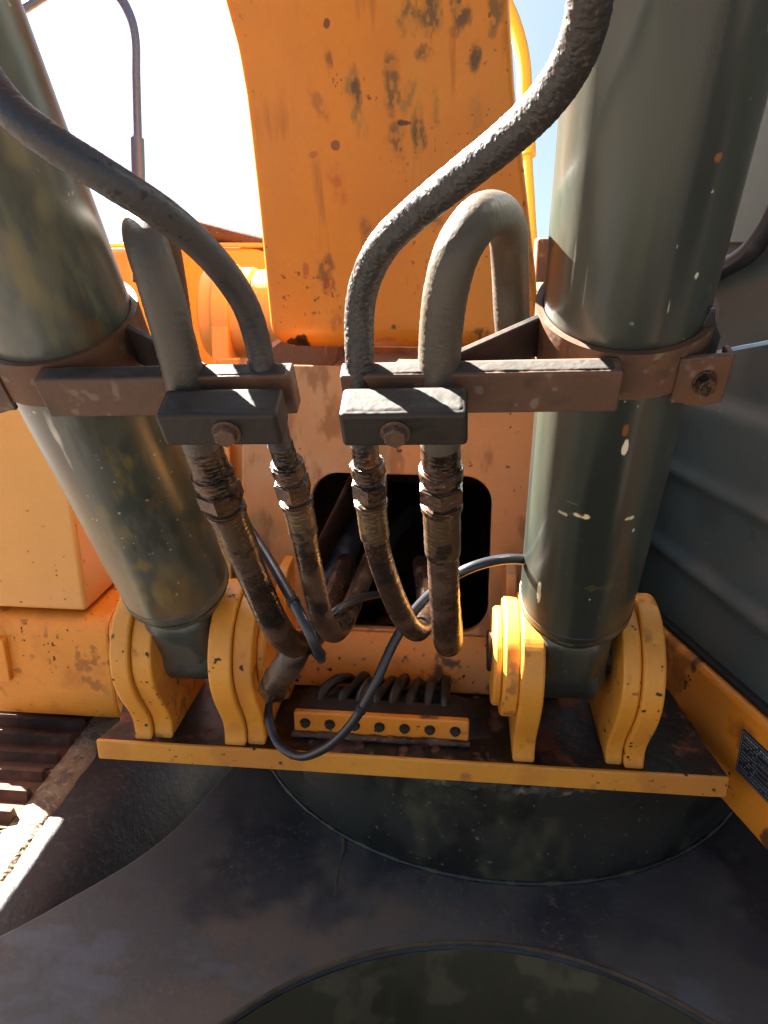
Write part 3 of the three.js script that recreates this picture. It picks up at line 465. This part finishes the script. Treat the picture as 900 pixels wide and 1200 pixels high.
line({ label: 'thick grey pipe looping back behind the beam beside the chipped cylinder', r: 0.0205, hoseR: 0.0192, nutR: 0.0240, nutAt: 0.032, ferLen: 0.075, rough: 0.0004, seed: 1, mats: M.pipeClean,
  up: [[516, 521, 0.808], [515, 490, 0.785], [514, 455, 0.765], [516, 400, 0.735], [523, 340, 0.70], [537, 292, 0.68], [558, 260, 0.685], [581, 251, 0.73], [595, 272, 0.80], [598, 320, 0.86], [600, 375, 0.90], [606, 415, 0.94], [630, 435, 1.0], [680, 440, 1.06]],
  down: [[516, 518, 0.808], [517, 560, 0.845], [518, 610, 0.89], [519, 650, 0.93], [521, 700, 0.98], [523, 735, 1.02], [525, 753, 1.07], [527, 748, 1.13], [527, 728, 1.2], [525, 695, 1.32], [515, 660, 1.5]] });
line({ label: 'thin dirt-crusted pipe climbing in front of the boom towards the cab side', r: 0.0140, hoseR: 0.0152, nutR: 0.0186, nutAt: 0.026, ferLen: 0.045, rough: 0.0006, seed: 2, mats: M.pipe,
  up: [[426, 521, 0.808], [425, 490, 0.785], [423, 455, 0.768], [421, 405, 0.745], [422, 360, 0.725], [431, 322, 0.70], [452, 284, 0.67], [488, 249, 0.64], [542, 205, 0.60], [600, 158, 0.565], [644, 113, 0.53], [673, 66, 0.50], [688, 20, 0.475], [696, -40, 0.45], [700, -120, 0.43]],
  down: [[426, 518, 0.808], [432, 555, 0.838], [435, 592, 0.87], [440, 630, 0.90], [450, 668, 0.945], [463, 703, 0.99], [477, 730, 1.03], [489, 739, 1.08], [496, 730, 1.14], [499, 705, 1.24], [493, 660, 1.42]] });
line({ label: 'thick brown pipe rising beside the yellow-mottled cylinder and looping back', r: 0.0205, hoseR: 0.0192, nutR: 0.0240, nutAt: 0.040, ferLen: 0.07, rough: 0.0004, seed: 3, mats: M.pipeClean,
  up: [[236, 521, 0.835], [228, 490, 0.81], [219, 455, 0.79], [209, 415, 0.77], [197, 370, 0.75], [184, 325, 0.735], [172, 287, 0.735], [169, 266, 0.775], [178, 262, 0.83], [189, 285, 0.89], [200, 340, 0.95], [207, 390, 0.98], [208, 430, 1.02], [180, 450, 1.08]],
  down: [[235, 518, 0.835], [249, 555, 0.865], [266, 600, 0.905], [284, 645, 0.95], [303, 690, 0.995], [320, 727, 1.035], [338, 752, 1.08], [356, 754, 1.14], [372, 738, 1.2], [390, 705, 1.3], [405, 660, 1.45]] });
line({ label: 'thin dusty pipe sweeping across the top of the yellow-mottled cylinder', r: 0.0130, hoseR: 0.0152, nutR: 0.0186, nutAt: 0.026, ferLen: 0.045, rough: 0.0003, seed: 4, mats: M.pipeSmooth,
  up: [[328, 521, 0.825], [320, 488, 0.80], [311, 450, 0.785], [303, 405, 0.765], [290, 363, 0.735], [268, 326, 0.695], [235, 288, 0.65], [190, 250, 0.605], [130, 211, 0.57], [65, 170, 0.55], [22, 138, 0.545], [-5, 108, 0.545], [-30, 70, 0.55]],
  down: [[328, 518, 0.825], [338, 550, 0.85], [347, 585, 0.88], [354, 615, 0.905], [361, 650, 0.94], [369, 690, 0.985], [377, 722, 1.02], [389, 740, 1.07], [401, 733, 1.13], [411, 712, 1.2], [425, 680, 1.3], [440, 640, 1.45]] });
{   // greasy elbow that leaves the end of the thick mottled-side hose
  const line = scene.getObjectByName('hydraulic_line_002'), c = curveOf(px([[352, 748, 1.12], [345, 764, 1.115], [335, 782, 1.13], [325, 797, 1.17], [318, 812, 1.23]]));
  mesh('elbow', sweep(c, 0, 0.72, () => 0.0215, { seg: 50, rad: 24, rough: 0.0012, seed: 41 }), M.hose, line);
  mesh('elbow_nut', sweep(c, 0.62, 0.86, () => 0.0255, { seg: 8, rad: 6, flatShade: true, seed: 42 }), M.fitting, line);
}
// hoses inside the hatch
for (const [k, p] of [[0, [[372, 700, 1.46], [395, 665, 1.5], [425, 610, 1.6], [450, 580, 1.72]]], [1, [[400, 715, 1.46], [420, 685, 1.5], [455, 630, 1.62], [480, 600, 1.74]]]])
  tag(mesh('inner_hose', sweep(curveOf(px(p)), 0, 1, (q) => 0.021 + (Math.abs(q - 0.35) < 0.06 ? 0.003 : 0), { seg: 60, rad: 20, seed: 8 + k }), M.rubber), ['thick dark hose inside the hatch, the one nearer its edge by the mottled cylinder', 'thick dark hose inside the hatch, the one nearer the middle of the opening'][k], 'hose', 'hoses inside the hatch');

// ---------------------------------------------------------------- loose thin hoses
const thin = (label, pts, r, mat, seed, ties = []) => {
  const t = thing('thin_hose', label, 'hose'); const c = curveOf(px(pts));
  mesh('tube', sweep(c, 0, 1, () => r, { seg: 200, rad: 16, seed }), mat, t);
  for (const q of ties) mesh('cable_tie', sweep(c, q, q + 0.012, () => r * 1.2, { seg: 4, rad: 16 }), M.black, t);
};
thin('thin black hose drooping from the chipped cylinder over the bolted bar', [[650, 668, 1.17], [615, 656, 1.10], [580, 657, 1.06], [545, 668, 1.05], [512, 690, 1.08], [484, 718, 1.11], [462, 752, 1.12], [440, 800, 1.13], [412, 848, 1.16], [382, 876, 1.2], [350, 886, 1.24], [325, 870, 1.27], [315, 838, 1.29], [318, 806, 1.33], [328, 780, 1.38]], 0.0072, M.cord, 5, [0.55]);
thin('thin grey hose slanting down between the two dirty hoses near the mottled cylinder', [[286, 610, 1.12], [312, 650, 1.06], [334, 688, 1.0], [352, 720, 0.965], [366, 748, 0.965], [374, 766, 0.99], [376, 772, 1.06], [370, 765, 1.16]], 0.0068, M.cord, 6, [0.42, 0.62]);
thin('thin black hose curling out of the hatch corner', [[380, 728, 1.12], [395, 715, 1.13], [415, 704, 1.17], [440, 697, 1.26], [470, 696, 1.42]], 0.0062, M.cord, 7);
thin('pale blue cord stretched from the strap ear across the grey cab', [[822, 418, 0.86], [850, 411, 0.845], [880, 405, 0.83], [930, 396, 0.80]], 0.0022, flat(0x9fc0d6, 0.3), 9);

// ---------------------------------------------------------------- boom
{
  const path = [[1.553, -0.42], [1.70, -0.40], [1.85, -0.372], [2.0, -0.335], [2.12, -0.29], [2.30, -0.20], [2.6, 0.0], [2.95, 0.35], [3.3, 0.9], [3.5, 1.8], [3.55, 2.8]];
  const c = new THREE.CatmullRomCurve3(path.map(([y, z]) => V(0, y, z)), false, 'centripetal');
  const LE = [[413, 319], [330, 311], [220, 300], [110, 287], [55, 277], [0, 262]], RE = [[413, 634], [319, 628], [191, 614], [114, 604], [0, 597]];
  const edge = (tab, right) => { const pts = tab.map(([v, u]) => { let z = -0.4, p; for (let k = 0; k < 8; k++) { p = onZ(u, v, z); z = zAt(p.y); } return [p.y, p.x]; }); return (y) => { for (let i = 0; i < pts.length - 1; i++) if (y <= pts[i + 1][0]) return pts[i][1] + (pts[i + 1][1] - pts[i][1]) * Math.max(0, (y - pts[i][0]) / (pts[i + 1][0] - pts[i][0])); return pts[pts.length - 1][1]; }; };
  const zAt = (y) => { for (let i = 0; i < path.length - 1; i++) if (y <= path[i + 1][0]) return path[i][1] + (path[i + 1][1] - path[i][1]) * Math.max(0, (y - path[i][0]) / (path[i + 1][0] - path[i][0])); return 1; };
  const fl = edge(LE), fr = edge(RE), SEG = 160, CN = 5, pos = [], uv = [], idx = [], total = c.getLength(), OV = 0.012;
  let ring = 0;
  for (let i = 0; i <= SEG; i++) {
    const tt = Math.pow(i / SEG, 1.7), p = c.getPointAt(tt), tg = c.getTangentAt(tt), nb = V(0, -tg.z, tg.y).negate(); // nb points to the back (away from the front face)
    if (nb.z > 0) nb.negate();
    const s = tt * total; let inset = s < 0.05 ? 0.05 - Math.sqrt(Math.max(0, 0.05 ** 2 - (0.05 - s) ** 2)) : 0;
    const L = fl(p.y) + inset, R = fr(p.y) - inset, th = 0.46, back = s < 0.05 ? inset * 0.8 : 0;
    const sec = [];   // rounded rectangle from the front-left corner round to the right and back
    const corner = (cx, cd, a0) => { for (let k = 0; k <= CN; k++) { const a = a0 + (Math.PI / 2) * k / CN; sec.push([cx + OV * Math.cos(a), cd + OV * Math.sin(a)]); } };
    corner(L + OV, back + OV, Math.PI); corner(R - OV, back + OV, Math.PI * 1.5); corner(R - OV, th - OV, 0); corner(L + OV, th - OV, Math.PI / 2); sec.push(sec[0]);
    let per = 0; ring = sec.length;
    sec.forEach(([x, d], k) => {
      if (k) per += Math.hypot(x - sec[k - 1][0], d - sec[k - 1][1]);
      pos.push(x, p.y + nb.y * d, p.z + nb.z * d); uv.push(k <= 2 * CN + 1 ? x + 0.5 : per + 0.5 + sec[0][0], s);
    });
  }
  for (let i = 0; i < SEG; i++) for (let k = 0; k < ring - 1; k++) { const a = i * ring + k, d = a + ring; idx.push(a, a + 1, d, a + 1, d + 1, d); }
  const cc = pos.length / 3; pos.push(0.02, 1.565, -0.62); uv.push(0.5, 0); for (let k = 0; k < ring - 1; k++) idx.push(cc, k + 1, k);
  let g = new THREE.BufferGeometry(); g.setAttribute('position', new THREE.Float32BufferAttribute(pos, 3)); g.setAttribute('uv', new THREE.Float32BufferAttribute(uv, 2)); g.setIndex(idx); g = creased(g, 0.7);
  const mk = (u, v, w, h, col, amt = 1, o = {}) => { let z = -0.4, p; for (let k = 0; k < 6; k++) { p = onZ(u, v, z); z = zAt(p.y); } const k = 1.38 / FPX; return { u: p.x + 0.5, v: (p.y - 1.553) * 1.02, w: w * k * 1.25, h: h * k * 1.25, col, amt: amt * 0.85, ...o }; };
  const G = { grain: 1 };
  const skin = surface({ base: 0xd67e18, vary: 0.06, n: 1024, seed: 81, rough: 0.4, roughVary: 0.08, bump: 0.0003, layers: [
    { col: 0xc86f1c, lo: 0.42, hi: 0.7, p: [4, 3], amt: 0.6, rough: 0.55 }, { col: 0xcb8434, lo: 0.5, hi: 0.72, p: [24, 3], oct: 3, amt: 0.4, rough: 0.6 }, { col: 0x9a5418, lo: 0.6, hi: 0.78, p: [40, 5], oct: 4, gate: [4, 0.45, 0.6], amt: 0.5, rough: 0.7 }, { col: 0x7a3a16, lo: 0.74, hi: 0.8, p: [150, 110], oct: 3, gate: [9, 0.52, 0.64], amt: 0.85 }],
    marks: [mk(476, 18, 12, 16, 0x5a4226, 0.8, G), mk(502, 12, 12, 22, 0x463422, 0.85, G), mk(538, 16, 10, 16, 0x4a3018, 0.9, G), mk(580, 12, 8, 18, 0x5a4226, 0.8, G), mk(498, 62, 9, 8, 0x4c3620, 0.8, G), mk(557, 70, 6, 14, 0x3c2612, 0.9, G),
      mk(459, 100, 9, 26, 0x5a4022, 0.85, G), mk(415, 115, 9, 36, 0x7a5a30, 0.75, { ...G, a: 0.18 }), mk(418, 108, 5, 14, 0x3c2814, 0.8, G), mk(490, 155, 8, 24, 0x503a20, 0.85, G), mk(464, 168, 11, 16, 0x553c20, 0.75, G), mk(477, 120, 6, 24, 0x7a5a30, 0.6, { ...G, a: -0.3 }), mk(474, 145, 9, 3, 0x2c1a0c, 0.9), mk(396, 218, 11, 20, 0xb2461a, 0.65, G), mk(371, 120, 7, 22, 0x8a4a1c, 0.55, { ...G, a: 0.3 }), mk(383, 28, 3, 5, 0x5c2c10, 0.9, { rag: 1.8 }), mk(385, 70, 4, 10, 0x6a3412, 0.7, G), mk(393, 172, 4, 4, 0x6a3412, 0.8, { rag: 1.8 }), mk(369, 185, 6, 4, 0xa2541c, 0.8, { rag: 1.8 }), mk(510, 130, 5, 18, 0x7c5c30, 0.5, G), mk(556, 140, 10, 22, 0x8a6430, 0.4, G),
      mk(382, 318, 10, 16, 0x6e3e1a, 0.8, G), mk(386, 335, 8, 10, 0x7c2e14, 0.7, G), mk(396, 375, 11, 14, 0x8a4a1e, 0.7, G), mk(428, 268, 9, 10, 0x7a4a20, 0.7, G), mk(461, 384, 5, 7, 0x30200f, 0.9, { rag: 1.8 }), mk(346, 404, 16, 7, 0x24160c, 0.95), mk(352, 400, 7, 7, 0x18100a, 1), mk(560, 398, 22, 12, 0x301a0c, 0.85, G), mk(616, 340, 8, 40, 0x7a3c14, 0.7, G), mk(512, 262, 7, 6, 0x6a4a20, 0.8, G), mk(357, 316, 5, 9, 0x9a4e1c, 0.7), mk(440, 400, 30, 5, 0x8a3e14, 0.6, G)] });
  tag(mesh('boom', g, skin), 'scuffed orange excavator boom with black stains, rising between the two cylinders', 'boom');
}
// boom foot mounts, deck, tank, cab deck behind
{
  const t = thing('boom_mount', 'orange bracket with a round pin boss beside the boom foot', 'mount', null, V(-0.40, PY, -0.8));
  const q = new THREE.Shape(); q.moveTo(-0.28, 0); q.lineTo(0.22, 0); q.lineTo(0.11, 0.62); q.absarc(0, 0.64, 0.112, -0.1, Math.PI, false); q.lineTo(-0.2, 0.4); q.closePath();
  mesh('side_plate', boxUV(extr(q, 0.04, 0.004, 28).rotateY(-Math.PI / 2)), M.orangePlain, t);
  mesh('boss', boxUV(cyl(0.105, 0.12, 48, 0.006).rotateZ(-Math.PI / 2).translate(-0.075, 0.64, 0)), M.orangePlain, t);
  mesh('pin_collar', boxUV(cyl(0.085, 0.09, 40, 0.005).rotateZ(-Math.PI / 2).translate(0.05, 0.655, 0.02)), M.orangePlain, t);
  mesh('stiffener', box(-0.03, 0.025, 0.0, 0.55, 0.105, 0.125, 0.004), M.orangePlain, t);
}
{
  const t = thing('engine_deck', 'orange deck housing behind the yellow-mottled cylinder, topped by a brown pipe', 'housing', null);
  mesh('front_wall', box(-1.2, -0.44, 0.96, 1.735, -1.32, -1.28, 0.01), M.deck, t);
  mesh('top_plate', box(-1.2, -0.43, 1.736, 1.75, -2.2, -1.27, 0.006), M.deck, t);
  mesh('inner_wall', box(-0.455, -0.435, 0.96, 1.734, -2.2, -1.322, 0.004), M.deck, t);
  mesh('pipe', sweep(curveOf([at(205, 262, 2.3), at(250, 272, 2.3), at(300, 284, 2.28), at(345, 296, 2.26)]), 0, 1, () => 0.026, { seg: 40, seed: 11 }), M.rust, t);
}
{
  const t = thing('side_tank', 'orange side tank with a flat front, above the crawler track', 'tank', null, V(-0.95, 0, -0.45));
  mesh('upper_shell', box(-0.11, 0.25, 0.957, 1.735, -0.95, 0, 0.012), M.orangePlain, t);
  mesh('hidden_shade_hump', box(-0.05, 0.23, 1.736, 1.90, -0.17, -0.02, 0.02), M.orangePlain, t);  // unseen behind the cylinder, placed to keep sun off the undercarriage
  mesh('unseen_shade_box', box(-0.50, -0.30, 1.35, 2.6, -0.95, 0.35, 0.02), M.orangePlain, t);  // out of view beside the tank, placed to shade the undercarriage
  const q = new THREE.Shape(); q.moveTo(-0.5, 0.66); q.lineTo(-0.05, 0.655); q.quadraticCurveTo(0.012, 0.66, 0.015, 0.75); q.lineTo(0.012, 0.90); q.quadraticCurveTo(0.01, 0.94, -0.03, 0.945); q.lineTo(-0.5, 0.945); q.closePath();
  mesh('lower_beam', boxUV(extr(q, 0.41, 0.008, 12).rotateY(-Math.PI / 2).translate(0.30, 0, 0)), M.edgeOrange, t);
  mesh('end_rim', boxUV(extr(q, 0.018, 0.006, 12).rotateY(-Math.PI / 2).translate(0.320, 0.004, 0.006)), M.edgeOrange, t);
  mesh('pad', box(-0.02, 0.055, 0.78, 0.89, 0.012, 0.03, 0.004), M.edgeOrange, t);
}
{
  const t = thing('rear_deck', 'brown machine deck seen in the gap between boom and chipped cylinder', 'deck', null);
  mesh('top', box(0.36, 1.4, 1.60, 1.655, -2.2, -0.75, 0.01), M.rust, t);
  mesh('wall', box(0.36, 1.4, 0.96, 1.599, -2.2, -0.78, 0.01), M.rust, t);
  mesh('filler_box', box(0.30, 0.36, 1.66, 1.76, -0.98, -0.9, 0.006), M.rust, t);
}
{
  const t = thing('handrail', 'thin grey handrail standing against the bright sky beside the mottled cylinder', 'handrail', null);
  const D = 1.86, c = curveOf(px([[164, 300, D], [163, 240, D], [161, 165, D], [159, 90, D], [158, 45, D], [152, 18, D], [138, -6, D], [112, -22, D], [70, -14, D], [30, 9, D], [-15, 36, D]]));
  mesh('rail', sweep(c, 0, 1, () => 0.0112, { seg: 140, rad: 16, seed: 13 }), M.railGrey, t);
  mesh('sleeve', sweep(curveOf(px([[163.5, 330, D], [163, 240, D], [161, 163, D]])), 0, 1, () => 0.0158, { seg: 20, rad: 20, seed: 14 }), M.railGrey, t);
  const y = thing('handrail', 'bent yellow handrail behind the boom edge', 'handrail', null), E = 1.95;
  mesh('rail', sweep(curveOf(px([[560, -40, E], [590, 0, E], [605, 36, E], [613, 72, E], [615, 110, E], [615, 155, E]])), 0, 1, () => 0.0185, { seg: 60, rad: 18, seed: 15 }), M.railYellow, y);
  mesh('sleeve', sweep(curveOf(px([[615, 148, E], [617, 165, E], [618, 183, E]])), 0, 1, () => 0.022, { seg: 8, rad: 20, seed: 16 }), M.railYellow, y);
  mesh('post', sweep(curveOf(px([[617, 180, E], [620, 230, E], [626, 330, E]])), 0, 1, () => 0.014, { seg: 20, rad: 16, seed: 17 }), M.railYellow, y);
}

// ---------------------------------------------------------------- cab
{
  const dirH = V(0.28, 0, 0.96).normalize(), P0 = V(0.566, 1.05, -0.16), nOut = V(-dirH.z, 0, dirH.x);   // faces the boom
  const t = thing('cab', 'dark grey cab side with pressed ribs on an orange base rail', 'cab', null, P0, new THREE.Quaternion().setFromRotationMatrix(new THREE.Matrix4().makeBasis(dirH, V(0, 1, 0), dirH.clone().cross(V(0, 1, 0)))));
  // local: x along the side towards the camera, y up, z away from the boom
  const sz = dirH.clone().cross(V(0, 1, 0)).dot(nOut) > 0 ? -1 : 1;
  const Z = (a, b) => sz > 0 ? [a, b] : [-b, -a];
  mesh('base_rail', box(-0.45, 0.8, -0.20, 0.0, ...Z(0, 0.7), 0.012), M.orange, t);
  mesh('seal', box(-0.45, 0.8, 0.001, 0.012, ...Z(0.012, 0.6), 0.003), M.black, t);
  const rows = []; for (let k = 0; k <= 90; k++) { const y = 0.013 + 0.707 * k / 90, b = (c, w, h) => h * Math.exp(-((y - c) ** 2) / (2 * w * w)); rows.push([y, 0.018 + 0.055 * y / 0.6 + b(0, 0.02, 0.006) - b(0.13, 0.009, 0.014) - b(0.29, 0.009, 0.013) + 0.016 * ss(0.41, 0.45, y)]); }
  const pos = [], idx = [], NX = 30;
  rows.forEach(([y, z], r) => { for (let i = 0; i <= NX; i++) { const x = -0.45 + 1.25 * i / NX; pos.push(x, y + 0.05 * (0.4 - i / NX) * Math.exp(-((y - 0.13) ** 2) / 0.006), sz * (z + 0.0)); } });
  for (let r = 0; r < rows.length - 1; r++) for (let i = 0; i < NX; i++) { const a = r * (NX + 1) + i, d = a + NX + 1; idx.push(a, d, a + 1, a + 1, d, d + 1); }
  let g = new THREE.BufferGeometry(); g.setAttribute('position', new THREE.Float32BufferAttribute(pos, 3)); g.setIndex(idx); g.computeVertexNormals();
  mesh('side_panel', boxUV(g, 0.9), M.cabPanel, t);
  mesh('window_pane', box(-0.45, 0.8, 0.70, 1.35, ...Z(0.075, 0.083), 0.002), flat(0x66736f, 0.5), t);  // opaque grey stands in for sky reflected in the glass
  t.updateMatrixWorld(true);
  const c = curveOf([[700, 345], [780, 335], [825, 325], [850, 313], [876, 297], [897, 270], [915, 235], [930, 190], [945, 120]].map(([u, v]) => t.worldToLocal(onPlane(u, v, P0.clone().addScaledVector(nOut, -0.070), nOut))));
  mesh('window_seal', sweep(c, 0, 1, () => 0.017, { seg: 80, rad: 14 }), M.rubber, t);
  mesh('roof', box(-0.5, 0.85, 1.36, 1.42, ...Z(0.0, 0.75), 0.02), M.cabPanel, t);
  mesh('core', box(-0.44, 0.79, 0.02, 1.35, ...Z(0.1, 0.7), 0.01), M.cabPanel, t);
  // rating plate with rows of unreadable print
  const cv = document.createElement('canvas'); cv.width = 256; cv.height = 192; const x = cv.getContext('2d');
  x.fillStyle = '#15171b'; x.fillRect(0, 0, 256, 192); x.strokeStyle = '#8d949c'; x.lineWidth = 3; x.strokeRect(6, 6, 244, 180);
  x.fillStyle = '#9aa3ad'; for (let r = 0; r < 12; r++) { let q = 14; while (q < 236) { const w = 3 + rnd() * 9; if (rnd() > 0.25) x.fillRect(q, 16 + r * 14, w, r === 0 ? 8 : 4); q += w + 3; } }
  x.fillStyle = '#15171b'; for (const [a, b, w, h] of [[90, 40, 120, 22], [90, 82, 120, 20], [90, 124, 120, 20]]) { x.fillRect(a, b, w, h); x.strokeStyle = '#8d949c'; x.lineWidth = 2; x.strokeRect(a, b, w, h); }
  const tx = new THREE.CanvasTexture(cv); tx.colorSpace = THREE.SRGBColorSpace;
  const a = onPlane(868, 850, P0, nOut), b = onPlane(868, 906, P0, nOut), inv = (p) => t.worldToLocal(p.clone()); t.updateMatrixWorld(true);
  const la = inv(a), lb = inv(b), hgt = Math.abs(la.y - lb.y), wid = hgt * 1.5;
  const pl = mesh('rating_plate', new THREE.BoxGeometry(wid, hgt, 0.002), [M.black, M.black, M.black, M.black, new THREE.MeshPhysicalMaterial({ map: tx, roughness: 0.35 }), new THREE.MeshPhysicalMaterial({ map: tx, roughness: 0.35 })], t);
  pl.position.set((la.x + lb.x) / 2 + wid / 2, (la.y + lb.y) / 2, -sz * 0.002); if (sz > 0) pl.rotation.y = Math.PI;
}

renderer.render(scene, camera);
